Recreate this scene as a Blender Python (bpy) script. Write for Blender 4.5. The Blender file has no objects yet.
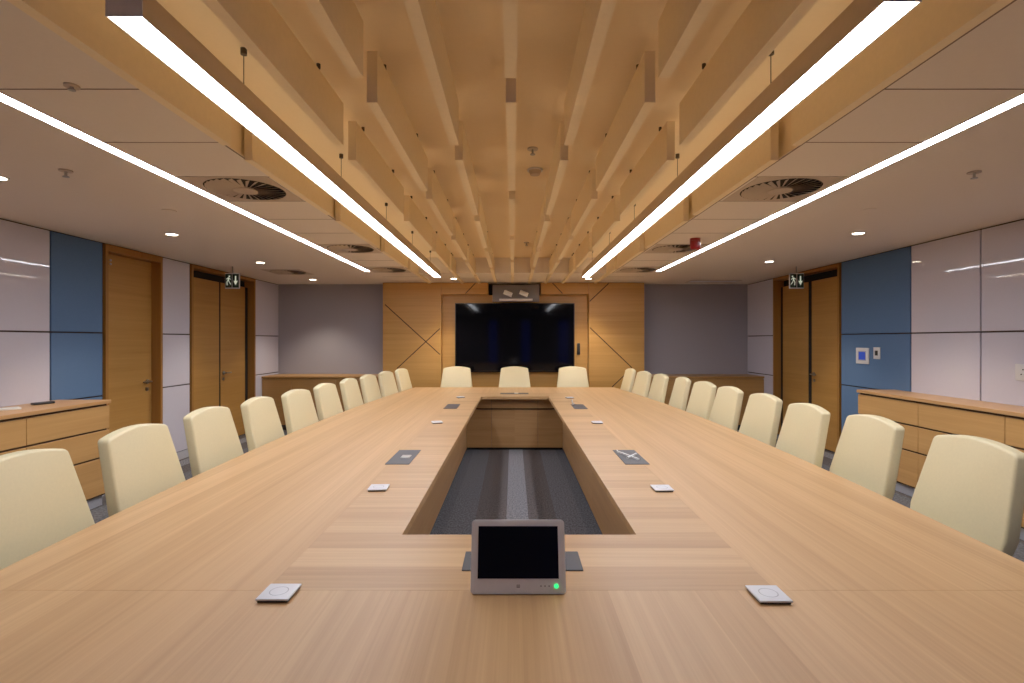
import bpy, bmesh, math, random
from mathutils import Vector, Matrix
random.seed(7)
PI = math.pi
scene = bpy.context.scene
COL = scene.collection

# ------------------------------------------------------------------ colour / node helpers
def lin(c):
    return tuple(((v/255)/12.92 if v/255 <= .04045 else ((v/255+.055)/1.055)**2.4) for v in c)
def rgba(c): return lin(c) + (1,)

def base_mat(name):
    m = bpy.data.materials.new(name); m.use_nodes = True
    nt = m.node_tree; b = nt.nodes['Principled BSDF']
    return m, nt, b

def plain(name, c, rough=.5, metal=0, noise=.03, scale=40, coat=0, bump=0, spec=.5):
    """flat colour with a little procedural variation"""
    m, nt, b = base_mat(name); N = nt.nodes; L = nt.links
    tc = N.new('ShaderNodeTexCoord'); nz = N.new('ShaderNodeTexNoise')
    nz.inputs['Scale'].default_value = scale; nz.inputs['Detail'].default_value = 3
    L.new(tc.outputs['Object'], nz.inputs['Vector'])
    r = N.new('ShaderNodeValToRGB'); col = lin(c)
    r.color_ramp.elements[0].color = tuple(v*(1-noise) for v in col)+(1,)
    r.color_ramp.elements[1].color = tuple(min(1,v*(1+noise)) for v in col)+(1,)
    r.color_ramp.elements[0].position = .3; r.color_ramp.elements[1].position = .7
    L.new(nz.outputs['Fac'], r.inputs['Fac']); L.new(r.outputs['Color'], b.inputs['Base Color'])
    b.inputs['Roughness'].default_value = rough; b.inputs['Metallic'].default_value = metal
    b.inputs['Coat Weight'].default_value = coat; b.inputs['Coat Roughness'].default_value = .05
    b.inputs['Specular IOR Level'].default_value = spec
    if bump:
        bp = N.new('ShaderNodeBump'); bp.inputs['Strength'].default_value = bump; bp.inputs['Distance'].default_value = .002
        L.new(nz.outputs['Fac'], bp.inputs['Height']); L.new(bp.outputs['Normal'], b.inputs['Normal'])
    return m

def emit(name, c, s):
    m, nt, b = base_mat(name)
    b.inputs['Base Color'].default_value = rgba(c)
    b.inputs['Emission Color'].default_value = rgba(c); b.inputs['Emission Strength'].default_value = s
    return m

def wood(name, dark, light, along, leaf_axis, leaf=.2, rough=.38, fine=55, leafvar=.05, contrast=1.0, along_scale=1.2):
    """straight grained veneer: grain runs on axis `along`, leaves laid side by side on `leaf_axis`"""
    m, nt, b = base_mat(name); N = nt.nodes; L = nt.links
    tc = N.new('ShaderNodeTexCoord')
    sep = N.new('ShaderNodeSeparateXYZ'); L.new(tc.outputs['Object'], sep.inputs[0])
    dv = N.new('ShaderNodeMath'); dv.operation = 'DIVIDE'; dv.inputs[1].default_value = leaf
    L.new(sep.outputs['XYZ'.index(leaf_axis)], dv.inputs[0])
    fl = N.new('ShaderNodeMath'); fl.operation = 'FLOOR'; L.new(dv.outputs[0], fl.inputs[0])
    wn = N.new('ShaderNodeTexWhiteNoise'); wn.noise_dimensions = '1D'; L.new(fl.outputs[0], wn.inputs['W'])
    w = N.new('ShaderNodeMath'); w.operation = 'MULTIPLY'; w.inputs[1].default_value = 3.0; L.new(wn.outputs['Value'], w.inputs[0])
    def nz(sa, sp, det, rgh=.6):
        mp = N.new('ShaderNodeMapping')
        mp.inputs['Scale'].default_value = tuple(sa if a == along else sp for a in 'XYZ')
        L.new(tc.outputs['Object'], mp.inputs['Vector'])
        n = N.new('ShaderNodeTexNoise'); n.noise_dimensions = '4D'
        n.inputs['Scale'].default_value = 1; n.inputs['Detail'].default_value = det; n.inputs['Roughness'].default_value = rgh
        L.new(mp.outputs[0], n.inputs['Vector']); L.new(w.outputs[0], n.inputs['W'])
        return n.outputs['Fac']
    f1 = nz(along_scale, fine, 5); f2 = nz(along_scale*.35, fine*.16, 3)
    mx = N.new('ShaderNodeMath'); mx.operation = 'MULTIPLY_ADD'; mx.inputs[1].default_value = .55*contrast; 
    sb = N.new('ShaderNodeMath'); sb.operation = 'SUBTRACT'; sb.inputs[1].default_value = .5; L.new(f1, sb.inputs[0])
    L.new(sb.outputs[0], mx.inputs[0])
    s2 = N.new('ShaderNodeMath'); s2.operation = 'SUBTRACT'; s2.inputs[1].default_value = .5; L.new(f2, s2.inputs[0])
    m2 = N.new('ShaderNodeMath'); m2.operation = 'MULTIPLY_ADD'; m2.inputs[1].default_value = .6*contrast; m2.inputs[2].default_value = .5
    L.new(s2.outputs[0], m2.inputs[0]); L.new(m2.outputs[0], mx.inputs[2])
    s3 = N.new('ShaderNodeMath'); s3.operation = 'SUBTRACT'; s3.inputs[1].default_value = .5; L.new(wn.outputs['Value'], s3.inputs[0])
    m3 = N.new('ShaderNodeMath'); m3.operation = 'MULTIPLY_ADD'; m3.inputs[1].default_value = leafvar*6
    L.new(s3.outputs[0], m3.inputs[0]); L.new(mx.outputs[0], m3.inputs[2])
    r = N.new('ShaderNodeValToRGB')
    r.color_ramp.elements[0].position = .15; r.color_ramp.elements[1].position = .85
    r.color_ramp.elements[0].color = rgba(dark); r.color_ramp.elements[1].color = rgba(light)
    L.new(m3.outputs[0], r.inputs['Fac']); L.new(r.outputs['Color'], b.inputs['Base Color'])
    b.inputs['Roughness'].default_value = rough
    b.inputs['Specular IOR Level'].default_value = .35
    return m

def carpet_mat():
    m, nt, b = base_mat('striped carpet'); N = nt.nodes; L = nt.links
    tc = N.new('ShaderNodeTexCoord'); sep = N.new('ShaderNodeSeparateXYZ'); L.new(tc.outputs['Object'], sep.inputs[0])
    ad = N.new('ShaderNodeMath'); ad.operation = 'ADD'; ad.inputs[1].default_value = 10.68; L.new(sep.outputs['X'], ad.inputs[0])
    md = N.new('ShaderNodeMath'); md.operation = 'MODULO'; md.inputs[1].default_value = 1.36; L.new(ad.outputs[0], md.inputs[0])
    dv = N.new('ShaderNodeMath'); dv.operation = 'DIVIDE'; dv.inputs[1].default_value = 1.36; L.new(md.outputs[0], dv.inputs[0])
    r = N.new('ShaderNodeValToRGB'); r.color_ramp.interpolation = 'CONSTANT'
    # phase so that the pale stripe falls on X = -.06 ... .125
    stripes = [(0,(90,91,97)), (.16,(84,79,80)), (.35,(118,118,125)), (.487,(84,79,80)), (.66,(92,92,98)), (.82,(84,85,91))]
    off = ((-.06+10.68) % 1.36)/1.36 - .35
    els = r.color_ramp.elements
    els[0].position = 0; els[0].color = rgba(stripes[-1][1])
    els[1].position = 1; els[1].color = rgba(stripes[-1][1])
    ps = sorted([((p+off) % 1.0, c) for p, c in stripes])
    els[0].color = rgba(ps[-1][1]); 
    els.remove(els[1])
    for p, c in ps:
        e = els.new(max(.001,p)); e.color = rgba(c)
    L.new(dv.outputs[0], r.inputs['Fac'])
    mp = N.new('ShaderNodeMapping'); mp.inputs['Scale'].default_value = (80, 42, 42); L.new(tc.outputs['Object'], mp.inputs['Vector'])
    n1 = N.new('ShaderNodeTexNoise'); n1.inputs['Scale'].default_value = 1; n1.inputs['Detail'].default_value = 3; L.new(mp.outputs[0], n1.inputs['Vector'])
    mr = N.new('ShaderNodeMapRange'); mr.inputs['From Min'].default_value = .25; mr.inputs['From Max'].default_value = .75
    mr.inputs['To Min'].default_value = .35; mr.inputs['To Max'].default_value = 1.6; L.new(n1.outputs['Fac'], mr.inputs['Value'])
    mul = N.new('ShaderNodeMix'); mul.data_type = 'RGBA'; mul.blend_type = 'MULTIPLY'; mul.inputs['Factor'].default_value = 1
    L.new(r.outputs['Color'], mul.inputs['A']); L.new(mr.outputs[0], mul.inputs['B'])
    L.new(mul.outputs['Result'], b.inputs['Base Color'])
    b.inputs['Roughness'].default_value = .95; b.inputs['Specular IOR Level'].default_value = .1
    return m

# ------------------------------------------------------------------ materials
M = {}
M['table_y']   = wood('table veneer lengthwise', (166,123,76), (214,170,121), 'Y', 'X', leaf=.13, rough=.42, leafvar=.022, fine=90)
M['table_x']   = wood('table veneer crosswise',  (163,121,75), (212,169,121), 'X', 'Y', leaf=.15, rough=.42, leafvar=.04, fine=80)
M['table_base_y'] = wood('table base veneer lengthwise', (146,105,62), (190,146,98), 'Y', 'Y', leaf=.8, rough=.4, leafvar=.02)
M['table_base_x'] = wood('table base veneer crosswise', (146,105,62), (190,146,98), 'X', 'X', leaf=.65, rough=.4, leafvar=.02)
M['door_wood'] = wood('door veneer', (156,108,50), (192,142,76), 'Y', 'Z', leaf=.5, rough=.42, leafvar=.02, fine=60)
M['door_frame'] = wood('door frame timber', (138,92,42), (170,118,58), 'Z', 'X', leaf=.5, rough=.45, leafvar=.01)
M['cred_y'] = wood('credenza veneer side', (172,124,70), (208,160,100), 'Y', 'Z', leaf=.25, rough=.38, leafvar=.025, fine=60)
M['cred_top_y'] = wood('credenza top side', (176,128,80), (208,162,110), 'Y', 'X', leaf=.2, rough=.35, leafvar=.02)
M['cred_x'] = wood('credenza veneer back', (150,106,58), (186,138,80), 'X', 'Z', leaf=.3, rough=.4, leafvar=.02)
M['feature_wood'] = wood('feature wall veneer', (166,116,52), (206,154,84), 'X', 'Z', leaf=.4, rough=.42, leafvar=.03, fine=45, along_scale=.8)
M['groove'] = plain('dark groove', (62,40,20), .8, noise=.1)
M['carpet'] = carpet_mat()
M['ceiling'] = plain('ceiling paint', (234,223,211), .75, noise=.01)
M['bay'] = plain('bounce tinted ceiling bay paint', (247,224,184), .75, noise=.01)  # white ceiling paint, with warm light bounced off the table put into the colour
M['baffle'] = plain('baffle laminate', (249,229,190), .6, noise=.02)
M['wall_grey'] = plain('grey wall covering', (152,147,154), .8, noise=.05, scale=180)
M['wall_dark'] = plain('dark wall backing', (52,36,26), .9, noise=.05)
M['panel_white'] = plain('glossy white panel', (206,202,216), .03, noise=.01, coat=.0)
M['panel_blue'] = plain('blue felt panel', (88,116,154), .95, noise=.16, scale=260, bump=.4, spec=.1)
M['skirting'] = plain('pale skirting', (176,176,184), .5, noise=.02)
M['leather'] = plain('cream leather', (225,210,166), .42, noise=.02, scale=90, bump=.04)
M['leather_side'] = plain('cream leather edge', (222,206,160), .45, noise=.02, scale=90)
M['chrome'] = plain('brushed metal', (170,168,164), .3, metal=1, noise=.03)
M['plastic_dark'] = plain('black plastic', (26,26,28), .4, noise=.05)
M['black'] = plain('black void', (10,9,8), .8, noise=.05)
M['hatch'] = plain('charcoal hatch lid', (58,57,64), .5, noise=.03)
M['puck'] = plain('white matte plastic', (214,214,222), .4, noise=.01)
M['puck_ring'] = plain('grey print', (168,168,178), .5, noise=.01)
M['silver'] = plain('silver plastic', (236,237,238), .4, metal=0, noise=.02)
M['screen_black'] = plain('black display', (12,12,14), .3, noise=.01, spec=.12)
M['tv_glass'] = plain('television glass', (8,8,12), .06, noise=.01, spec=.15)
M['tv_frame'] = plain('television bezel', (14,14,16), .3, noise=.02)
M['led_green'] = emit('green led', (40,240,110), 1.2)
M['icon'] = plain('grey icon', (120,118,118), .5)
M['red'] = plain('red plastic', (150,26,26), .35, noise=.03)
M['white_plastic'] = plain('white plastic', (222,220,220), .4, noise=.01)
M['sign_green'] = plain('dark green sign', (24,44,28), .4, noise=.02)
M['sign_white'] = emit('sign white', (226,236,214), .25)
M['blue_display'] = emit('blue display', (30,60,160), .35)
M['light'] = emit('light diffuser', (243,247,254), 20)
M['fill_glow'] = emit('added warm fill glow', (255,230,190), .6)  # glow added to brighten the ceiling bay, not a real part of the pendants
M['light_slot'] = emit('slot light diffuser', (242,246,255), 19)
M['light_disc'] = emit('downlight lens', (255,236,208), 16)
M['fixture'] = plain('grey anodised fixture', (226,226,230), .5, metal=0, noise=.02)
M['fixture_side'] = plain('fixture side paint', (206,184,156), .5, noise=.02)
M['vent_white'] = plain('diffuser plate', (196,178,160), .5, noise=.01)
M['vane'] = plain('diffuser vane', (190,172,152), .5, noise=.01)
M['wire'] = plain('dark wire', (66,52,38), .5, noise=.02)
M['night'] = emit('night window', (18,44,140), 1.3)
M['rear'] = plain('dark rear wall', (156,152,150), .8, noise=.03)
M['paper'] = plain('white paper', (230,226,222), .7, noise=.01)

# ------------------------------------------------------------------ mesh helpers
class MB:
    def __init__(s): s.bm = bmesh.new()
    def box(s, x0,x1,y0,y1,z0,z1):
        r = bmesh.ops.create_cube(s.bm, size=1)
        for v in r['verts']:
            v.co = Vector(((x0+x1)/2+v.co.x*(x1-x0), (y0+y1)/2+v.co.y*(y1-y0), (z0+z1)/2+v.co.z*(z1-z0)))
        return r['verts']
    def cyl(s, c, r, h, axis='Z', seg=24, r2=None, mat=None):
        m = Matrix.Identity(4)
        if axis == 'X': m = Matrix.Rotation(PI/2,4,'Y')
        if axis == 'Y': m = Matrix.Rotation(-PI/2,4,'X')
        if mat: m = mat
        r_ = bmesh.ops.create_cone(s.bm, cap_ends=True, segments=seg, radius1=r, radius2=r if r2 is None else r2, depth=h,
                              matrix=Matrix.Translation(Vector(c)) @ m)
        return r_['verts']
    def sphere(s, c, r, sx=1, sy=1, sz=1, seg=16):
        bmesh.ops.create_uvsphere(s.bm, u_segments=seg, v_segments=seg//2, radius=r,
                              matrix=Matrix.Translation(Vector(c)) @ Matrix.Diagonal((sx,sy,sz,1)))
    def poly(s, pts):
        return s.bm.faces.new([s.bm.verts.new(p) for p in pts])
    def prism(s, pts, vec):
        f = s.poly(pts); 
        r = bmesh.ops.extrude_face_region(s.bm, geom=[f])
        vs = [v for v in r['geom'] if isinstance(v, bmesh.types.BMVert)]
        bmesh.ops.translate(s.bm, vec=Vector(vec), verts=vs)
        return vs
    def bar(s, a, b, w, h=None, up=Vector((0,0,1))):
        """rectangular bar between two points"""
        a = Vector(a); b = Vector(b); h = w if h is None else h
        d = (b-a).normalized(); u = d.cross(up).normalized(); v = u.cross(d)
        q = [u*w/2+v*h/2, -u*w/2+v*h/2, -u*w/2-v*h/2, u*w/2-v*h/2]
        A = [s.bm.verts.new(a+k) for k in q]; B = [s.bm.verts.new(b+k) for k in q]
        s.bm.faces.new(A); s.bm.faces.new(B[::-1])
        for i in range(4): s.bm.faces.new([A[i],B[i],B[(i+1)%4],A[(i+1)%4]])
    def bevel(s, w, seg=2, angle=.5):
        s.bm.normal_update()
        es = [e for e in s.bm.edges if len(e.link_faces) == 2 and e.calc_face_angle(0) > angle]
        bmesh.ops.bevel(s.bm, geom=es, offset=w, segments=seg, affect='EDGES', profile=.5, clamp_overlap=True)
    def build(s, name, mat, parent=None, smooth=False, loc=None):
        bmesh.ops.recalc_face_normals(s.bm, faces=s.bm.faces)
        me = bpy.data.meshes.new(name); s.bm.to_mesh(me); s.bm.free()
        if smooth:
            for p in me.polygons: p.use_smooth = True
            me.set_sharp_from_angle(angle=math.radians(38))
        me.materials.append(mat)
        o = bpy.data.objects.new(name, me); COL.objects.link(o)
        if parent: o.parent = parent
        if loc: o.location = loc
        return o

def box(name, mat, x0,x1,y0,y1,z0,z1, parent=None, bev=0, seg=2):
    m = MB(); m.box(min(x0,x1),max(x0,x1),min(y0,y1),max(y0,y1),min(z0,z1),max(z0,z1))
    if bev: m.bevel(bev, seg)
    return m.build(name, mat, parent, smooth=bool(bev))

def thing(name, label, cat, loc=(0,0,0), rz=0, group=None):
    o = bpy.data.objects.new(name, None); COL.objects.link(o)
    o.empty_display_size = .1
    o.location = loc; o.rotation_euler = (0,0,rz)
    o['label'] = label; o['category'] = cat
    if group: o['group'] = group
    return o
def tag(o, label, cat, group=None):
    o['label'] = label; o['category'] = cat
    if group: o['group'] = group
    return o
def struct(o, label=None):
    o['kind'] = 'structure'
    if label: o['label'] = label
    return o
def sempty(name, loc=(0,0,0)):
    o = bpy.data.objects.new(name, None); COL.objects.link(o); o.location = loc; o['kind'] = 'structure'; return o
def dup(root, loc=None, rz=None, label=None):
    r = root.copy(); COL.objects.link(r)
    if loc is not None: r.location = loc
    if rz is not None: r.rotation_euler = (0,0,rz)
    if label: r['label'] = label
    for ch in list(root.children):
        c = ch.copy(); COL.objects.link(c); c.parent = r
        for g in list(ch.children):
            d = g.copy(); COL.objects.link(d); d.parent = c
    return r
ORD = ['nearest','second','third','fourth','fifth','sixth','seventh','eighth','ninth','farthest']

# ------------------------------------------------------------------ room dimensions (metres; camera stands at X=0, Y=0, looks along +Y)
WX = 4.18; YB = 9.10; YR = -2.2; ZC = 2.50; ZB = 2.73; BX = 1.47; YS = 7.58

# floor
fl = struct(box('floor', M['carpet'], -WX-.3, WX+.3, YR-.1, YB+.2, -.1, 0))

# ceiling : two side soffits, far soffit, raised bay with paler joints
ce = MB()
for s in (-1,1): ce.box(min(s*BX,s*(WX+.3)), max(s*BX,s*(WX+.3)), YR-.1, YB+.2, ZC, ZC+.32)
ce.box(-BX, BX, YS, YB+.2, ZC, ZC+.32)
ceil = struct(ce.build('ceiling', M['ceiling']))
cb = MB(); cb.box(-BX, BX, YR-.1, YS, ZB, ZB+.09)
for s in (-1,1): cb.box(min(s*BX,s*(BX-.006)), max(s*BX,s*(BX-.006)), YR-.1, YS, ZC+.001, ZB)
cb.build('ceiling_bay', M['bay'], ceil)
cj = MB()
for s in (-1,1):
    for k in range(-2, 13):
        y = 2.03+.545*k
        if y > 8.6: break
        cj.box(min(s*1.47,s*2.06), max(s*1.47,s*2.06), y-.003, y+.003, ZC-.0015, ZC+.01)
    cj.box(s*1.475-.004, s*1.475+.004, YR, YS, ZC-.002, ZC+.01)
cj.build('ceiling_joint', plain('ceiling joint', (128,108,92), .8), ceil)

# walls
def side_wall(s, name, spans, opens):
    """backing wall with openings, panels as children"""
    m = MB()
    ys = YR-.1
    for (a,b,zt) in opens:
        m.box(min(s*(WX+.02),s*(WX+.2)), max(s*(WX+.02),s*(WX+.2)), ys, a, 0, ZC)
        m.box(min(s*(WX+.02),s*(WX+.2)), max(s*(WX+.02),s*(WX+.2)), a, b, zt, ZC)
        ys = b
    m.box(min(s*(WX+.02),s*(WX+.2)), max(s*(WX+.02),s*(WX+.2)), ys, YB+.1, 0, ZC)
    w = struct(m.build(name, M['wall_dark']))
    g = .007
    for (a,b,kind) in spans:
        for (z0,z1) in ((.1,.935),(.935,1.575),(1.575,2.488)):
            box('white_panel' if kind == 'w' else 'blue_felt_panel', M['panel_white'] if kind == 'w' else M['panel_blue'],
                s*WX, s*(WX+.019), a+g, b-g, z0+g, z1-(g if z1 < 2.4 else 0), w, bev=.003, seg=1)
        box('skirting', M['skirting'], s*(WX+.002), s*(WX+.019), a+.004, b-.004, 0, .098, w)
    return w
side_wall(-1, 'wall_left', [(YR,-.6,'w'),(-.6,.2,'w'),(.2,1.0,'w'),(1.0,2.2,'w'),(2.2,3.4,'w'),(3.4,4.61,'w'),(4.61,5.20,'b'),(6.08,6.60,'w'),(8.28,YB,'w')],
          [(5.22,6.07,2.47),(6.62,8.26,2.47)])
side_wall(1, 'wall_right', [(YR,-.65,'w'),(-.65,.35,'w'),(.35,1.35,'w'),(1.35,2.4,'w'),(2.4,3.48,'w'),(3.48,4.56,'w'),(4.56,5.36,'w'),(5.36,6.50,'b'),(8.20,YB,'w')],
          [(6.52,8.18,2.47)])
struct(box('wall_back', M['wall_grey'], -WX-.2, WX+.2, YB, YB+.15, 0, ZC))
rw = MB()
rw.box(-WX-.2, WX+.2, YR-.15, YR, 0, .5); rw.box(-WX-.2, WX+.2, YR-.15, YR, 2.3, ZC)
for x0,x1 in ((-WX-.2,-.98),(-.58,.3),(.7,1.75),(2.2,WX+.2)): rw.box(x0,x1,YR-.15,YR,.5,2.3)
struct(rw.build('wall_rear', M['rear']))
for i,(x0,x1) in enumerate(((-.98,-.58),(.3,.7),(1.75,2.2))):
    wd = sempty('window_%d' % (i+1), ((x0+x1)/2, YR, .5))
    w = (x1-x0)/2
    f = MB()
    for xx in (-w, w-.04): f.box(xx, xx+.04, -.1, -.04, 0, 1.8)
    f.box(-w,w,-.1,-.04,0,.04); f.box(-w,w,-.1,-.04,1.76,1.8)
    f.build('window_frame', M['plastic_dark'], wd)
    box('pane', M['night'], -w, w, -.13, -.11, 0, 1.8, wd)

# doors
def handle(parent, s, x, y, z, dirn):
    h = MB(); h.cyl((x-s*.012, y, z), .026, .012, 'X'); h.cyl((x-s*.03, y, z), .009, .05, 'X', 12)
    h.cyl((x-s*.055, y+dirn*.055, z), .009, .13, 'Y', 12)
    h.build('door_handle', M['chrome'], parent, True)
    k = MB(); k.cyl((x-s*.006, y, z-.09), .022, .01, 'X'); k.build('keyhole_plate', M['chrome'], parent, True)
def door(name, s, y0, y1, leaves, top_dark, gaps=()):
    d = sempty(name, (s*WX, (y0+y1)/2, 0)); yc = (y0+y1)/2
    a, b = y0-yc, y1-yc
    fr = MB(); t = .035
    fr.box(min(s*-.012,s*.16), max(s*-.012,s*.16), a, a+t, 0, 2.488)
    fr.box(min(s*-.012,s*.16), max(s*-.012,s*.16), b-t, b, 0, 2.488)
    fr.box(min(s*-.012,s*.16), max(s*-.012,s*.16), a+t, b-t, 2.45 if top_dark else 2.42, 2.488)
    fr.build('door_frame', M['door_frame'], d)
    box('dark_reveal', M['black'], s*.15, s*.17, a+t, b-t, 0, 2.45, d)
    zt = 2.345 if top_dark else 2.415
    for p,q in gaps: box('dark_gap', M['black'], s*.098, s*.149, p-yc, q-yc, .012, 2.345, d)
    for (p,q,hy,dirn) in leaves:
        lf = box('door_leaf', M['door_wood'], s*.095, s*.14, p-yc, q-yc, .012, zt, d, bev=.003, seg=1)
        if hy is not None: handle(lf, s, s*.095, hy-yc, 1.02, dirn)
    return d
dl = door('door_1', -1, 5.22, 6.07, [(5.257,6.033,5.95,-1)], False)
m = MB()
for z in (2.35,2.31): m.cyl((-.094, -.23, z), .012, .012, 'X', 12)
m.build('door_bolt_cap', M['chrome'], dl)
door('door_2', -1, 6.62, 8.26, [(6.658,7.42,None,1),(7.46,8.135,7.52,1)], True, [(7.423,7.457),(8.138,8.224)])
door('door_3', 1, 6.52, 8.18, [(6.558,7.30,7.23,-1),(7.385,8.08,None,1)], True, [(7.303,7.382),(8.083,8.144)])

# ------------------------------------------------------------------ feature wall behind the television
FY = 8.78; RX0, RX1, RZ = -1.236, 1.303, 2.29
fw = thing('wood_feature_wall', 'oak veneer panelling with diagonal grooves around the large screen on the back wall', 'wall panelling', (0,YB,0))
def gro(mb, a, b, y=FY-YB):
    a = Vector((a[0], y-.0005, a[1])); b = Vector((b[0], y-.0005, b[1])); d = (b-a).normalized(); n = Vector((-d.z,0,d.x))*.0085
    mb.prism([a+n, b+n, b-n, a-n], (0,.006,0))
lp = box('side_panel', M['feature_wood'], -2.24, RX0-.004, FY-YB, -.004, 0, 2.49, fw)
rp = box('side_panel', M['feature_wood'], RX1+.004, 2.26, FY-YB, -.004, 0, 2.49, fw)
CV0, CV1 = -.43, .48
tp = MB(); 
tp.box(RX0, CV0, FY-YB, -.004, RZ, 2.49); tp.box(CV1, RX1, FY-YB, -.004, RZ, 2.49); tp.box(CV0,CV1,-.1,-.004,RZ,2.49)
tp = tp.build('top_panel', M['feature_wood'], fw)
box('recess_panel', M['feature_wood'], RX0, RX1, -.18, -.004, 0, RZ-.002, fw)
box('camera_niche', M['black'], CV0+.002, CV1-.002, -.13, -.101, RZ, 2.489, fw)
def px(x, y): return ((x-513)*.01722, 1.5+(340.3-y)*.01722)
g = MB()
gro(g, px(385,304.5), px(440,354.5)); gro(g, px(397,368.5), px(440,328.5))
g.build('diagonal_groove', M['groove'], lp)
g = MB(); gro(g, px(589.8,327.5), px(632,367.8)); gro(g, px(612,387), px(631,369)); gro(g, px(589.5,301.5), px(609,283))
g.build('diagonal_groove', M['groove'], rp)
g = MB(); gro(g, px(465.5,293.5), px(475.5,283)); gro(g, px(552.5,283), px(562.5,293.5)); g.build('diagonal_groove', M['groove'], tp)

# television
tv = thing('television', 'large black wall-mounted television in the wooden recess at the far end', 'television', (.032, 8.92, .947))
b = box('bezel', M['tv_frame'], -1.037, 1.037, -.085, -.002, 0, 1.198, tv, bev=.004)
box('screen', M['tv_glass'], -1.02, 1.02, -.0875, -.0845, .03, 1.183, tv)
# handset hung beside the screen
hs = thing('wall_handset', 'small black handset hanging on the wood right of the television', 'handset', (1.145, 8.92, 1.26))
box('handset_body', M['plastic_dark'], -.026, .026, -.035, -.002, 0, .19, hs, bev=.012, seg=3)
box('handset_cradle', M['plastic_dark'], -.03, .03, -.02, -.002, -.012, .05, hs, bev=.004)
# twin camera unit above the television
vc = thing('conference_camera', 'grey camera unit with two tilting silver cameras above the television', 'camera', (.05, 8.74, 2.16))
box('back_plate', M['plastic_dark'] if 0 else plain('camera grey plate', (112,108,110), .5), -.40, .40, -.02, .02, 0, .29, vc, bev=.006)
box('speaker_bar', M['white_plastic'], -.285, .285, -.06, -.02, .015, .05, vc, bev=.008)
for x in (-.135, .135):
    c = MB(); mt = Matrix.Rotation(math.radians(22),4,'Y') @ Matrix.Rotation(PI/2,4,'Y')
    c.cyl((x, -.075, .135), .038, .15, mat=mt); c.bevel(.008,2)
    cm = c.build('camera_barrel', M['silver'], vc, True)
    c = MB(); c.cyl((x+.074, -.075, .105), .026, .012, mat=mt); c.build('lens', M['screen_black'], cm, True)
    c = MB(); c.cyl((x, -.04, .135), .02, .05, 'Y'); c.build('camera_mount', M['plastic_dark'], cm, True)

# ------------------------------------------------------------------ credenzas
def side_credenza(s, xf, yend, seams, ystart, zt, label):
    c = thing('credenza', label, 'cabinet', (s*(xf+WX)/2, (ystart+yend)/2, 0)); xc, yc = s*(xf+WX)/2, (ystart+yend)/2
    X = lambda v: s*v-xc
    bxs = lambda n, m_, a,b,y0,y1,z0,z1,par,bev=0: box(n, m_, X(a),X(b), y0-yc,y1-yc, z0,z1, par, bev, 1)
    bxs('worktop', M['cred_top_y'], xf-.012, WX-.002, ystart, yend+.004, zt-.03, zt, c, .002)
    bxs('carcass', M['cred_y'], xf+.02, WX-.002, ystart, yend-.02, .1, zt-.034, c)
    bxs('end_panel', M['cred_y'], xf+.02, WX-.002, yend-.02, yend, .1, zt-.034, c)
    bxs('shadow_gap', M['groove'], xf+.012, xf+.02, ystart, yend-.022, .1, zt-.031, c)
    bxs('plinth', M['skirting'], xf+.045, WX-.01, ystart, yend-.03, 0, .1, c)
    rows = ((.115,.437),(.454,.683),(.70,zt-.05))
    ys = [ystart]+seams+[yend]
    for a,b_ in zip(ys[:-1], ys[1:]):
        for z0,z1 in rows:
            bxs('drawer', M['cred_y'], xf, xf+.018, a+.003, b_-.003, z0, z1, c, .0015)
    return c
side_credenza(-1, 3.70, 4.68, [1.57,2.34,3.11,3.88], .8, .955, 'long oak drawer credenza against the left wall below the white panels')
side_credenza(1, 3.78, 5.59, [1.40,2.24,3.08,3.92,4.76], .56, .96, 'long oak drawer credenza against the right wall under the wall socket')
def back_credenza(x0, x1, seams, label):
    c = thing('low_cabinet', label, 'cabinet', ((x0+x1)/2, 8.8, 0)); xc = (x0+x1)/2; yf = 8.48-8.8; yb = YB-8.8-.004
    box('worktop', M['cred_x'], x0-xc, x1-xc, yf-.012, yb, .87, .90, c, .002, 1)
    box('carcass', M['cred_x'], x0-xc, x1-xc, yf+.02, yb, .09, .866, c)
    box('plinth', M['plastic_dark'], x0-xc, x1-xc, yf+.05, yb, 0, .09, c)
    xs = [x0]+seams+[x1]
    for a,b_ in zip(xs[:-1], xs[1:]):
        box('cabinet_door', M['cred_x'], a-xc+.002, b_-xc-.002, yf, yf+.018, .1, .85, c, .0015, 1)
    return c
back_credenza(-WX+.004, -2.245, [-3.69,-2.95], 'low wooden cabinet against the grey back wall left of the television')
back_credenza(2.265, WX-.004, [2.97,3.71], 'low wooden cabinet against the grey back wall right of the television')

# items on the left credenza
ph = thing('desk_remote', 'black handheld remote lying flat on the left credenza', 'remote', (-4.0, 4.34, .9555), math.radians(70))
box('remote_body', M['plastic_dark'], -.075,.075,-.028,.028,0,.02, ph, bev=.006)
box('button_strip', M['icon'], -.05,.03,-.012,.012,.0195,.0215, ph)
pp = tag(box('paper_sheet', M['paper'], -.09,.09,-.06,.06,0,.012, bev=.002), 'small white box lying on the left credenza at the photo edge', 'box')
pp.location = (-3.99, 4.0, .9555); pp.rotation_euler = (0,0,.9)
pp.name = 'small_box'

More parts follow.
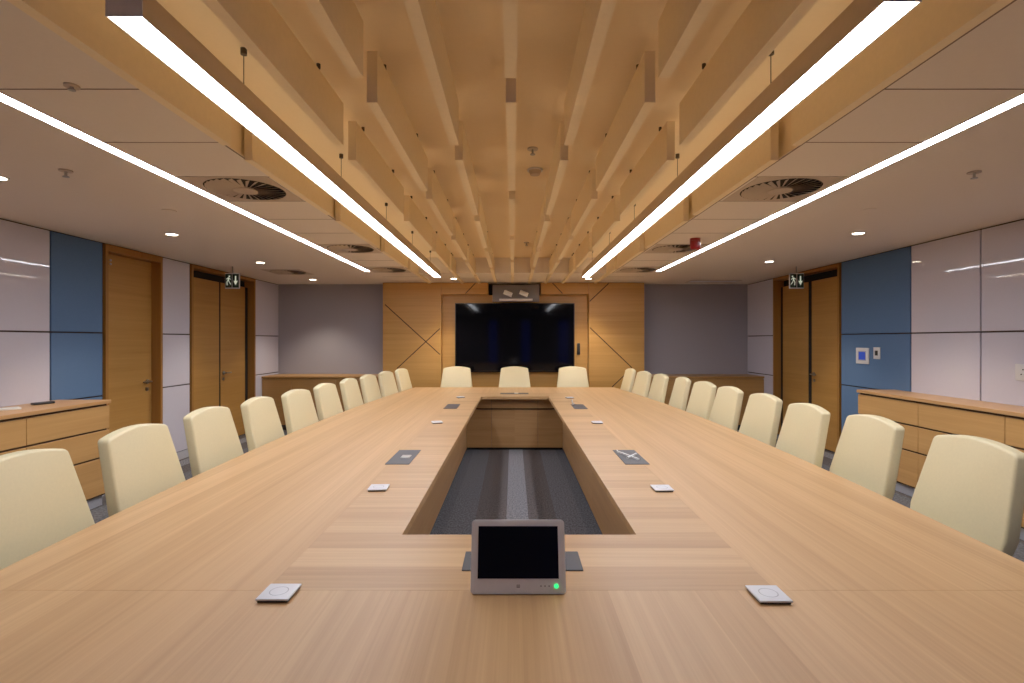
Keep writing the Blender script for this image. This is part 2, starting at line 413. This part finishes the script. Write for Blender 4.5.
# ------------------------------------------------------------------ table
TY0, TY1, TYC, TX, TZ, TT = .64, 8.14, 4.39, .024, .75, .035
def hw(y): return 1.82-.0165*(y-TYC)**2
table = thing('conference_table', 'huge pale oak ring-shaped boardroom table with an open centre', 'table', (TX, TYC, 0))
HX, HY0, HY1 = .452, 1.968, 6.79; BXR, BY0, BY1 = .765, 1.53, 7.25
def curved(mb, s, y0, y1, xin, n=26):
    """slab between x = xin and the bowed outer edge on side s"""
    P = [(s*xin, y0-TYC)] + [(s*hw(y0+(y1-y0)*i/n), y0+(y1-y0)*i/n-TYC) for i in range(n+1)] + [(s*xin, y1-TYC)]
    mb.prism([(x,y,TZ-TT) for x,y in P], (0,0,TT))
def endslab(mb, y0, y1, n=10):
    L_ = [(-hw(y0+(y1-y0)*i/n), y0+(y1-y0)*i/n-TYC) for i in range(n+1)]
    R_ = [(hw(y1-(y1-y0)*i/n), y1-(y1-y0)*i/n-TYC) for i in range(n+1)]
    mb.prism([(x,y,TZ-TT) for x,y in L_+R_], (0,0,TT))
E = .0006
for s in (-1,1):
    m = MB(); curved(m, s, BY0+E, BY1-E, BXR+E); m.build('side_top', M['table_y'], table)
for y0,y1 in ((TY0,BY0-E),(BY1+E,TY1)):
    m = MB(); endslab(m, y0, y1); m.build('end_top', M['table_y'], table)
m = MB()
for s in (-1,1): m.box(min(s*HX,s*BXR), max(s*HX,s*BXR), BY0+E-TYC, BY1-E-TYC, TZ-TT, TZ)
m.box(-HX, HX, BY0+E-TYC, HY0-TYC, TZ-TT, TZ); m.box(-HX, HX, HY1-TYC, BY1-E-TYC, TZ-TT, TZ)
m.build('inner_border_top', M['table_x'], table)
IX, IY0, IY1 = .655, 1.80, 6.97     # inner faces of the base
for s in (-1,1):
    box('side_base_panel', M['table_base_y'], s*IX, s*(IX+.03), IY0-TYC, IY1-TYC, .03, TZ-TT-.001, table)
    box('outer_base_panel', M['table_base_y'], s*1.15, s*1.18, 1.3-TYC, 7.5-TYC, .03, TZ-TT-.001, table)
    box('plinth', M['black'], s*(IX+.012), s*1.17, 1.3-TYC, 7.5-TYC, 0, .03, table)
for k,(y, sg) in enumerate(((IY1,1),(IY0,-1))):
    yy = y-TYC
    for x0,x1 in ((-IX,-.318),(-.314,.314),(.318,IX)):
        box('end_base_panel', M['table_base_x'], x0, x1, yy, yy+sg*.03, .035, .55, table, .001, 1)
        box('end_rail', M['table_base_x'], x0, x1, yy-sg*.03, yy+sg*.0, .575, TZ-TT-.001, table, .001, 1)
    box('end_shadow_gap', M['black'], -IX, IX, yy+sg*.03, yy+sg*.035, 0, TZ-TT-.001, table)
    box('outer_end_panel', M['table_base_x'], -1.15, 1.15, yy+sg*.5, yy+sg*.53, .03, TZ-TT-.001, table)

# table accessories
def hatch(x, y, rz, label, extra):
    h = thing('cable_hatch', label, 'cable hatch', (x, y, TZ), rz, 'dark cable hatches in the tabletop')
    box('lid', M['hatch'], -.074,.074,-.198,.198,.0002,.004, h, bev=.0015, seg=1)
    if extra == 'latch':
        box('latch', M['chrome'], -.012,.045,-.05,.02,.004,.010, h, bev=.002)
    if extra == 'cable':
        c = MB(); c.bar((-.055,.10,.012),(.03,-.10,.010),.012,.008); c.bar((-.03,-.06,.010),(.05,.04,.014),.010,.008); c.bar((-.05,.17,.008),(-.055,.10,.012),.006,.005)
        c.build('cable', M['silver'], h)
    if extra == 'plug':
        c = MB(); c.bar((-.05,.15,.006),(-.05,.05,.03),.012,.01); c.bar((-.05,.16,.01),(-.06,.17,.06),.01,.01); c.build('cable_plug', M['white_plastic'], h)
    return h
hatch(-.70, 3.275, 0, 'charcoal cable hatch nearest on the left side of the tabletop', 'latch')
hatch(.752, 3.275, 0, 'charcoal cable hatch nearest on the right side with silver cables on it', 'cable')
hatch(-.69, 5.78, 0, 'charcoal cable hatch farther down the left side of the tabletop', None)
hatch(.745, 5.76, 0, 'charcoal cable hatch farther down the right side with a white plug', 'plug')
hatch(.02, 7.18, PI/2, 'charcoal cable hatch at the far end in front of the middle chair', None)
hatch(.031, 1.730, PI/2, 'charcoal cable hatch at the near end behind the tilted touch panel', None)
tag(box('paper_slip', M['paper'], .02,.075,7.15,7.21,TZ+.0045,TZ+.009), 'tiny white card lying on the far end cable hatch', 'card')

def puck():
    p = thing('table_microphone', '', 'microphone', (0,0,TZ), 0, 'white square microphones on the table')
    box('base', M['plastic_dark'], -.043,.043,-.043,.043,.0002,.007, p)
    box('plate', M['puck'], -.047,.047,-.047,.047,.007,.0125, p, bev=.0015)
    r = MB(); n = 40
    for i in range(n):
        a, b_ = 2*PI*i/n, 2*PI*(i+1)/n
        r.poly([(R_*math.cos(t), R_*math.sin(t), .0128) for R_,t in ((.024,a),(.027,a),(.027,b_),(.024,b_))])
    r.build('ring_mark', M['puck_ring'], p)
    return p
P0 = puck()
spots = [(-.688,1.50,0,'nearest white square microphone on the left side of the table'), (.746,1.49,0,'nearest white square microphone on the right side of the table'),
 (-.677,2.57,.05,'second white square microphone on the left, in front of the near left hatch'), (.748,2.56,0,'second white square microphone on the right, in front of the near right hatch'),
 (-.69,4.63,.3,'third white square microphone on the left, between the two left hatches'), (.762,4.62,0,'third white square microphone on the right, between the two right hatches'),
 (-.685,6.67,.4,'farthest white square microphone on the left side of the table'), (.735,6.62,.2,'farthest white square microphone on the right side of the table')]
for i,(x,y,r,lb) in enumerate(spots):
    if i == 0: P0.location = (x,y,TZ); P0.rotation_euler.z = r; P0['label'] = lb
    else: dup(P0, (x,y,TZ), r, lb)

# touch panel on the table
tpn = thing('touch_panel', 'silver tilted touch panel with black screen and green light on the near table', 'touch panel', (.0155, 1.503, TZ))
tilt = math.atan2(.062,.197)
def tilted(name, mat, x0,x1,z0,z1,y0,y1, par, bev=0, seg=3):
    o = box(name, mat, x0,x1,y0,y1,z0,z1, par, bev, seg)
    return o
body = MB(); P = []
for cx,cz,t0 in ((.130,.196,0),(-.130,.196,1),(-.130,.011,2),(.130,.011,3)):
    for k in range(7):
        t = (t0+k/6)*PI/2; P.append((cx+.011*math.cos(t), 0, cz+.011*math.sin(t)))
body.prism(P, (0,.016,0)); body.bm.normal_update()
es = [e for e in body.bm.edges if max(len(f.verts) for f in e.link_faces) > 8]
bmesh.ops.bevel(body.bm, geom=es, offset=.0025, segments=2, affect='EDGES')
bd = body.build('bezel', M['silver'], tpn, True); bd.rotation_euler = (-tilt,0,0); bd.location = (0,-.004,.003)
sc = box('screen', M['screen_black'], -.1205,.1205,-.0012,.004,.0425,.189, bd)
lg = MB()
for i,h_ in enumerate((.003,.006,.009,.006,.003,.006,.009,.006,.003)):
    lg.box(-.0052+.0013*i-.0004, -.0052+.0013*i+.0004, -.0008,.001, .0225, .0225+h_*.6)
lg.box(-.005,.005,-.0008,.001,.0185,.0212)
lg.build('logo', M['icon'], bd)
ld = MB(); ld.cyl((.1125,-.001,.0225),.0062,.003,'Y'); ld.build('green_light', M['led_green'], bd)
ic = MB()
for x in (.067,.079,.091): ic.cyl((x,-.0004,.0225),.002,.002,'Y',10)
ic.build('touch_icon', M['icon'], bd)
ft = MB(); ft.prism([(-.09,.02,.0),(-.09,.12,0),(-.09,.12,.008),(-.09,.055,.13),(-.09,.045,.13)], (.18,0,0)); ft.build('stand', M['silver'], tpn)

# ------------------------------------------------------------------ chairs  (local: front of the chair faces +Y, base at the floor)
def back_outline():
    zb, zc = .50, 1.042; wb, wt = .266, .226
    P = [(-.21, zb), (.21, zb), (.235, zb+.03), (wb, .70)]
    # right side up, rounded corner, bowed top
    r = .026
    P += [(wb+(wt-wb)*k, .70+(zc-r-.70)*k) for k in (.33,.66,1)]
    for k in range(1,6):
        a = k/6*PI/2*.92
        P.append((wt-r+r*math.cos(a)-.004*k/6, zc-r+r*math.sin(a)))
    xe = P[-1][0]; ze = P[-1][1]
    for k in range(1,10):
        t = k/10; x = xe*(1-2*t); P.append((x, ze+.026*(1-(2*t-1)**2)))
    mirrored = [(-x,z) for x,z in P[2:12]][::-1]
    return P + mirrored
LEAN = .24
def lean(z): return -(z-.50)*LEAN
def make_chair():
    t = thing('conference_chair', '', 'chair', (0,0,0), 0, 'cream leather chairs around the table')
    P = back_outline(); th = .058
    m = MB(); m.prism([(x,0,z) for x,z in P], (0,-th,0))
    bmesh.ops.remove_doubles(m.bm, verts=m.bm.verts, dist=.001)
    m.bm.normal_update()
    es = [e for e in m.bm.edges if len(e.link_faces)==2 and max(len(f.verts) for f in e.link_faces) > 10]
    bmesh.ops.bevel(m.bm, geom=es, offset=.012, segments=4, affect='EDGES', profile=.5)
    for v in m.bm.verts: v.co.y += lean(v.co.z)
    m.build('backrest', M['leather'], t, True)
    s = MB(); s.box(-.23,.23,-.02,.39,.43,.515)
    es = [e for e in s.bm.edges if abs((e.verts[0].co-e.verts[1].co).z) > .05]
    bmesh.ops.bevel(s.bm, geom=es, offset=.07, segments=5, affect='EDGES'); s.bevel(.02,3,.6)
    s.build('seat', M['leather'], t, True)
    b_ = MB(); b_.bar((0,.12,.415),(0,-.10,.415),.09,.02); b_.bar((0,-.095,.41),(0,-.19,.66),.09,.02,up=Vector((0,1,0)))
    b_.build('back_support', M['chrome'], t)
    c = MB(); c.cyl((0,.2,.25),.028,.30); c.cyl((0,.2,.41),.06,.03); c.build('column', M['chrome'], t, True)
    f = MB()
    for k in range(5):
        a = 2*PI*k/5+PI/2
        f.bar((0,.2,.105),(.23*math.cos(a),.19+.23*math.sin(a),.075),.045,.025)
    f.cyl((0,.2,.10),.045,.05); f.build('star_base', M['chrome'], t)
    for k in range(5):
        a = 2*PI*k/5+PI/2
        w = MB(); w.cyl((.23*math.cos(a),.19+.23*math.sin(a),.03),.03,.045,'X',16); w.build('castor', M['plastic_dark'], t, True)
    return t
CH = make_chair(); first = [True]
def place(x, y, rz, label):
    if first[0]:
        CH.location = (x,y,0); CH.rotation_euler = (0,0,rz); CH['label'] = label; first[0] = False
    else: dup(CH, (x,y,0), rz, label)
leftY = [1.97,2.60,3.30,3.90,4.49,5.15,5.82,6.46,7.13,7.85]
leftOut = [.085,.05,.07,.03,-.01,-.01,-.01,-.01,-.01,.0]
leftRot = [0,0,0,2,-2,0,2,0,-2,0]
rightY = [2.28,2.94,3.49,4.14,4.78,5.36,6.03,6.60,7.15,7.85]
rightOut = [.17,.137,.06,.08,.07,.065,.085,.03,.0,.04]
rightRot = [-2,-3,-2,0,0,2,-4,0,3,-2]
for i in range(10):
    y = leftY[i]; x = TX-hw(y)+.03-leftOut[i]
    place(x, y, -PI/2-math.atan(.033*(y-TYC))+math.radians(leftRot[i]),
          'cream leather chair, %s from the camera along the left side of the table' % ORD[i])
for i in range(10):
    y = rightY[i]; x = TX+hw(y)-.03+rightOut[i]
    place(x, y, PI/2+.5*math.atan(.033*(y-TYC))+math.radians(rightRot[i]),
          'cream leather chair, %s from the camera along the right side of the table' % ORD[i])
for x,lb in ((-.93,'left'),(.026,'middle'),(.985,'right')):
    place(x, 8.30, PI, 'cream leather chair, %s of the three at the far end before the television' % lb)

# ------------------------------------------------------------------ hanging baffles
BZ0, BZ1, BW = 2.47, 2.68, .0215
segA = [(.66,1.886),(2.08,3.31),(3.50,4.72),(4.92,6.15),(6.34,7.56),(7.70,8.70)]
segB = [(1.31,2.54),(2.745,3.95),(4.15,5.36),(5.57,6.79),(6.98,8.70)]
def baffle(x, y0, y1, label):
    b_ = thing('ceiling_baffle', label, 'baffle', (x, y0, BZ0), 0, 'cream ceiling baffles')
    L_ = y1-y0; m = MB(); H = BZ1-BZ0; low = ZC-.001-BZ0
    if y1 <= YS: P = [(0,0),(L_,0),(L_,H),(0,H)]
    elif y0 >= YS: P = [(0,0),(L_,0),(L_,low),(0,low)]
    else: P = [(0,0),(L_,0),(L_,low),(YS-.004-y0,low),(YS-.004-y0,H),(0,H)]
    m.prism([(-BW,y,z) for y,z in P], (2*BW,0,0))
    m.build('slat', M['baffle'], b_)
    if y0 < YS:
        e = min(y1, YS)-y0
        for yy in (.2, e-.27):
            h = MB(); h.cyl((0,yy,H+.025),.004,.05,seg=8); h.cyl((0,yy,ZB-BZ0-.010),.009,.02,seg=12); h.build('hanger', M['wire'], b_)
rows = [(0,'A','centre'),]
for s,side in ((-1,'left'),(1,'right')):
    rows += [(s*.284,'B','first row %s of centre' % side),(s*.567,'A','second row %s of centre' % side),
             (s*.858,'B','third row %s of centre' % side),(s*1.416,'B','outermost row on the %s' % side)]
names = {6:['nearest','second','third','fourth','fifth','farthest'],5:['nearest','second','third','fourth','farthest']}
for x,ph_,rn in rows:
    sg = segA if ph_ == 'A' else segB
    for i,(a,b_) in enumerate(sg):
        baffle(x-.008, a, b_, 'cream ceiling baffle, %s from the camera in the %s' % (names[len(sg)][i], rn if 'row' in rn else 'centre row'))

# ------------------------------------------------------------------ lights
for s,side,y0,px0 in ((-1,'left',1.49,1.135),(1,'right',1.425,1.087)):
    x = s*px0; y1 = 7.66
    f = thing('pendant_light', 'long suspended linear light on the %s of the ceiling baffles' % side, 'light', (x, y0, 2.445))
    h = MB(); h.box(-.054,-.05,0,y1-y0,.0,.085); h.box(.05,.054,0,y1-y0,0,.085); h.box(-.05,.05,0,y1-y0,.08,.085)
    h.build('housing', M['fixture_side'], f)
    box('end_cap', M['fixture'], -.054,.054,-.003,0,0,.085, f); box('end_cap', M['fixture'], -.054,.054,y1-y0,y1-y0+.003,0,.085, f)
    box('diffuser', M['light'], -.0495,.0495,.001,y1-y0-.001,.012,.022, f)
    box('added_fill_strip', M['fill_glow'], -.045,.045,.02,y1-y0-.02,.0855,.089, f)  # unseen glowing strip added on top to lift the bay and baffles
    for yy in (2.15,3.37,4.57,5.75,7.0):
        w = MB(); w.cyl((0,yy-y0,(.085+ZB-2.445)/2),.002,ZB-2.445-.085,seg=6); w.cyl((0,yy-y0,ZB-2.445-.013),.013,.026,seg=14)
        w.build('suspension_wire', M['wire'], f)
    g_ = thing('recessed_light', 'thin recessed linear light in the %s ceiling' % side, 'light', (s*2.10, .9, ZC))
    box('diffuser', M['light_slot'], -.032,.032,.0,7.38-.9,-.003,-.0001, g_)
    t_ = MB()
    for q in (-1,1): t_.box(min(q*.033,q*.038),max(q*.033,q*.038),-.004,7.38-.896,-.004,-.0001)
    t_.build('trim', M['vent_white'], g_)

dls = [(-3.16,3.12,'nearest downlight in the left ceiling at the photo edge'),(-3.21,4.80,'second downlight in the left ceiling before the single door'),
       (-3.24,6.54,'third downlight in the left ceiling before the double door'),(-3.29,8.38,'farthest downlight in the left ceiling before the grey wall'),
       (3.215,4.75,'nearest downlight in the right ceiling before the white panels'),(3.245,6.46,'second downlight in the right ceiling by the double door'),
       (-.955,8.25,'downlight in the ceiling above the left end of the television'),(1.22,8.25,'downlight in the ceiling above the right end of the television')]
def downlight(x,y,lb):
    d = thing('downlight', lb, 'downlight', (x,y,ZC), 0, 'round ceiling downlights')
    r = MB(); n = 28
    for i in range(n):
        a,b_ = 2*PI*i/n, 2*PI*(i+1)/n
        r.prism([(R_*math.cos(t), R_*math.sin(t), -.006) for R_,t in ((.047,a),(.06,a),(.06,b_),(.047,b_))], (0,0,.0058))
    r.build('rim', M['white_plastic'], d)
    c = MB(); c.cyl((0,0,-.003),.047,.005,seg=28); c.build('lens', M['light_disc'], d)
for q in dls: downlight(*q)
def spot(x,y,p,size=95,blend=.7,z=ZC-.02):
    l = bpy.data.lights.new('downlight_beam','SPOT'); l.energy = p; l.spot_size = math.radians(size); l.spot_blend = blend
    l.color = (1,.86,.68); l.shadow_soft_size = .045
    o = bpy.data.objects.new('downlight_beam', l); COL.objects.link(o); o.location = (x,y,z)
for x,y,lb in dls: spot(x,y,55)
spot(3.2,3.1,55)

# ------------------------------------------------------------------ ceiling fittings
def diffuser(x,y,lb,dup_from=None):
    if dup_from: return dup(dup_from,(x,y,ZC),random.random()*0,lb)
    d = thing('air_diffuser', lb, 'air vent', (x,y,ZC), 0, 'round swirl air diffusers')
    m = MB(); n = 48; h = .27; R0 = .245
    def sq(t):
        c_,s_ = math.cos(t), math.sin(t); k = h/max(abs(c_),abs(s_)); return (k*c_,k*s_)
    for i in range(n):
        a,b_ = 2*PI*(i+.0)/n, 2*PI*(i+1)/n
        m.prism([(R0*math.cos(a),R0*math.sin(a),-.05),(*sq(a),-.05),(*sq(b_),-.05),(R0*math.cos(b_),R0*math.sin(b_),-.05)],(0,0,.004))
    bmesh.ops.remove_doubles(m.bm, verts=m.bm.verts, dist=.0005)
    for v in m.bm.verts: v.co.z += .0465
    m.build('plate', M['vent_white'], d)
    k = MB(); k.cyl((0,0,-.0012),R0,.001,seg=48); k.build('dark_core', M['black'], d)
    v = MB(); nb = 30
    for i in range(nb):
        t = 2*PI*i/nb; u = Vector((math.cos(t),math.sin(t),0)); w = Vector((-math.sin(t),math.cos(t),0))
        a = u*.06; b_ = u*.236
        v.prism([a-w*.004+Vector((0,0,-.0115)), b_-w*.012+Vector((0,0,-.0125)), b_+w*.010+Vector((0,0,-.003)), a+w*.004+Vector((0,0,-.003))],(0,0,.0012))
    v.build('swirl_vane', M['vane'], d)
    c = MB(); c.cyl((0,0,-.008),.075,.012,seg=28); c.build('hub', M['vent_white'], d)
    return d
D0 = diffuser(-1.77,3.38,'nearest round swirl air diffuser in the left ceiling')
diffuser(-1.77,5.56,'second round swirl air diffuser along the left recessed light',D0)
diffuser(-1.77,7.24,'farthest round swirl air diffuser beside the left recessed light end',D0)
diffuser(-3.29,7.46,'round swirl air diffuser in the outer left ceiling near the grey wall',D0)
diffuser(1.77,3.38,'nearest round swirl air diffuser in the right ceiling',D0)
diffuser(1.77,5.56,'second round swirl air diffuser in the right ceiling behind the red sounder',D0)
diffuser(1.77,7.24,'farthest round swirl air diffuser beside the right recessed light end',D0)
gr = thing('ceiling_grille', 'dark slatted air grille in the right ceiling before the grey wall', 'air vent', (3.38,8.62,ZC))
m = MB(); 
for a in ((-.42,.42,-.16,-.14),(-.42,.42,.14,.16),(-.42,-.40,-.14,.14),(.40,.42,-.14,.14)): m.box(*a,-.008,-.0004)
m.build('frame', M['vent_white'], gr)
box('backing', M['black'], -.4,.4,-.14,.14,-.0018,-.0006, gr)
m = MB()
for k in range(9): m.box(-.4,.4,-.13+.03*k,-.122+.03*k,-.007,-.0018)
m.build('louvre', M['fixture'], gr)

def sprinkler(x,y,z,lb,r=.034,h=.032):
    d = thing('sprinkler', lb, 'sprinkler', (x,y,z))
    m = MB(); m.cyl((0,0,-.0035),r,.008,seg=20); m.build('escutcheon', M['vent_white'], d, True)
    m = MB(); m.cyl((0,0,-h/2-.004),.007,h,seg=10); m.cyl((0,0,-h-.006),r*.5,.004,seg=14); m.build('head', M['chrome'], d)
sprinkler(-2.63,3.0,ZC,'sprinkler head in the left ceiling outside the recessed light')
sprinkler(2.74,3.03,ZC,'sprinkler head in the right ceiling outside the recessed light')
sprinkler(-1.73,2.0,ZC,'sprinkler head on the near left ceiling panel joint', .026, .012)
sprinkler(.126,3.27,ZB,'sprinkler head between centre ceiling baffles, nearer than the smoke detector')
sprinkler(.17,6.4,ZB,'sprinkler head between ceiling baffles near the television')
def detector(x,y,z,lb):
    d = thing('smoke_detector', lb, 'smoke detector', (x,y,z))
    m = MB(); m.cyl((0,0,-.006),.055,.0115,seg=24); m.build('base', M['white_plastic'], d, True)
    m = MB(); m.cyl((0,0,-.026),.034,.028,seg=20,r2=.045); m.build('sensor', M['vent_white'], d, True)
detector(.158,3.67,ZB,'round smoke detector between the centre ceiling baffles')
for x,y,lb in ((-2.65,3.93,'small round cover plate in left ceiling behind the sprinkler'),(2.72,3.90,'small round cover plate in right ceiling behind the sprinkler')):
    m = MB(); m.cyl((0,0,-.003),.05,.005,seg=20); o = m.build('ceiling_cover', M['ceiling'], None, True); o.location = (x,y,ZC); tag(o, lb, 'ceiling cover', 'ceiling covers')
fa = thing('fire_sounder', 'red fire alarm sounder on the right ceiling tiles', 'fire alarm', (1.79,5.01,ZC))
m = MB(); m.cyl((0,0,-.0115),.05,.024,seg=24); m.build('base', M['red'], fa, True)
m = MB(); m.cyl((0,0,-.065),.045,.085,seg=24,r2=.052); m.bevel(.006,2,.8); m.build('sounder', M['red'], fa, True)

# exit signs
def exit_sign(x,y,s,lb):
    d = thing('exit_sign', lb, 'exit sign', (x,y,2.20))
    box('body', M['white_plastic'], -.098,.098,0,.02,0,.21, d, bev=.003, seg=1)
    m = MB(); m.box(-.006,.006,.006,.014,.21,.2999); m.build('stem', M['chrome'], d)
    m = MB(); m.box(-.092,-.004,-.002,0,.012,.198); m.box(.004,.092,-.002,0,.012,.198); m.build('sign_face', M['sign_green'], d)
    g_ = MB()
    def q(pts): g_.prism([(px_*1.0,-.0022,pz_) for px_,pz_ in pts], (0,-.0012,0))
    cx = -.048
    f = lambda u,v: (cx - s*u*.001*-1*-1, .105+v*.001)
    g_.cyl((cx+s*.012,-.003,.165),.010,.002,'Y',14)                                  # head
    q([f(-8,45),f(8,45),f(12,5),f(-4,5)] )                                            # trunk
    q([f(-4,8),f(8,8),f(-8,-22),f(-16,-18)]); q([f(-16,-18),f(-8,-24),f(-30,-52),f(-36,-46)])   # trailing leg
    q([f(4,8),f(14,8),f(26,-20),f(16,-20)]); q([f(16,-18),f(26,-20),f(22,-60),f(12,-60)])        # leading leg
    q([f(6,42),f(8,32),f(30,18),f(34,26)]); q([f(-8,44),f(-4,34),f(-24,12),f(-30,20)])           # arms
    a = .048
    g_.box(a-.008,a+.008,-.0034,-.0022,.10,.17)
    q([(a-.030,.105),(a+.030,.105),(a,.045)])
    g_.build('pictogram', M['sign_white'], d)
exit_sign(-3.80,6.9,1,'green exit sign with running figure and down arrow by the left double door')
exit_sign(3.84,6.9,-1,'green exit sign with running figure and down arrow by the right double door')

# wall devices, right
def plate(name, lb, cat, y0,y1,z0,z1):
    d = thing(name, lb, cat, (WX,(y0+y1)/2,z0))
    w = (y1-y0)/2; h = z1-z0
    box('faceplate', M['white_plastic'], -.012,-.0005,-w,w,0,h, d, bev=.003, seg=2)
    return d,w,h
d,w,h = plate('wall_control_panel','white wall control panel with blue display on the blue felt','control panel',5.98,6.20,1.22,1.41)
box('frame_line', M['puck_ring'], -.013,-.0115,-w*.62,w*.62,h*.2,h*.8, d); box('display', M['blue_display'], -.0145,-.0128,-w*.52,w*.52,h*.26,h*.74, d)
d,w,h = plate('light_switch','small white switch plate right of the wall control panel','switch',5.80,5.90,1.285,1.42)
box('rocker', M['plastic_dark'], -.016,-.0115,-w*.45,w*.45,h*.3,h*.72, d, bev=.001)
d,w,h = plate('wall_socket','white wall socket on the white panel above the right credenza','socket',4.10,4.235,1.17,1.305)
m = MB()
for a,b_ in ((0,.09),(-.015,.05),(.015,.05)): m.cyl((-.0122,a,b_),.006,.002,'X',10)
m.build('socket_hole', M['plastic_dark'], d)
d,w,h = None,None,None

# ------------------------------------------------------------------ world, camera, colour
w = bpy.data.worlds.new('World'); scene.world = w; w.use_nodes = True
w.node_tree.nodes['Background'].inputs[0].default_value = (.02,.02,.03,1)
cam = bpy.data.cameras.new('camera'); co = bpy.data.objects.new('camera', cam); COL.objects.link(co)
co.location = (0,0,1.5); co.rotation_euler = (PI/2,0,0)
cam.sensor_width = 36; cam.lens = 510/1024*36
cam.shift_x = -1/1024; cam.shift_y = -1.2/1024; cam.clip_start = .05
scene.camera = co
scene.view_settings.view_transform = 'Standard'
scene.view_settings.look = 'None'
scene.view_settings.exposure = .44
scene.view_settings.gamma = 1.16
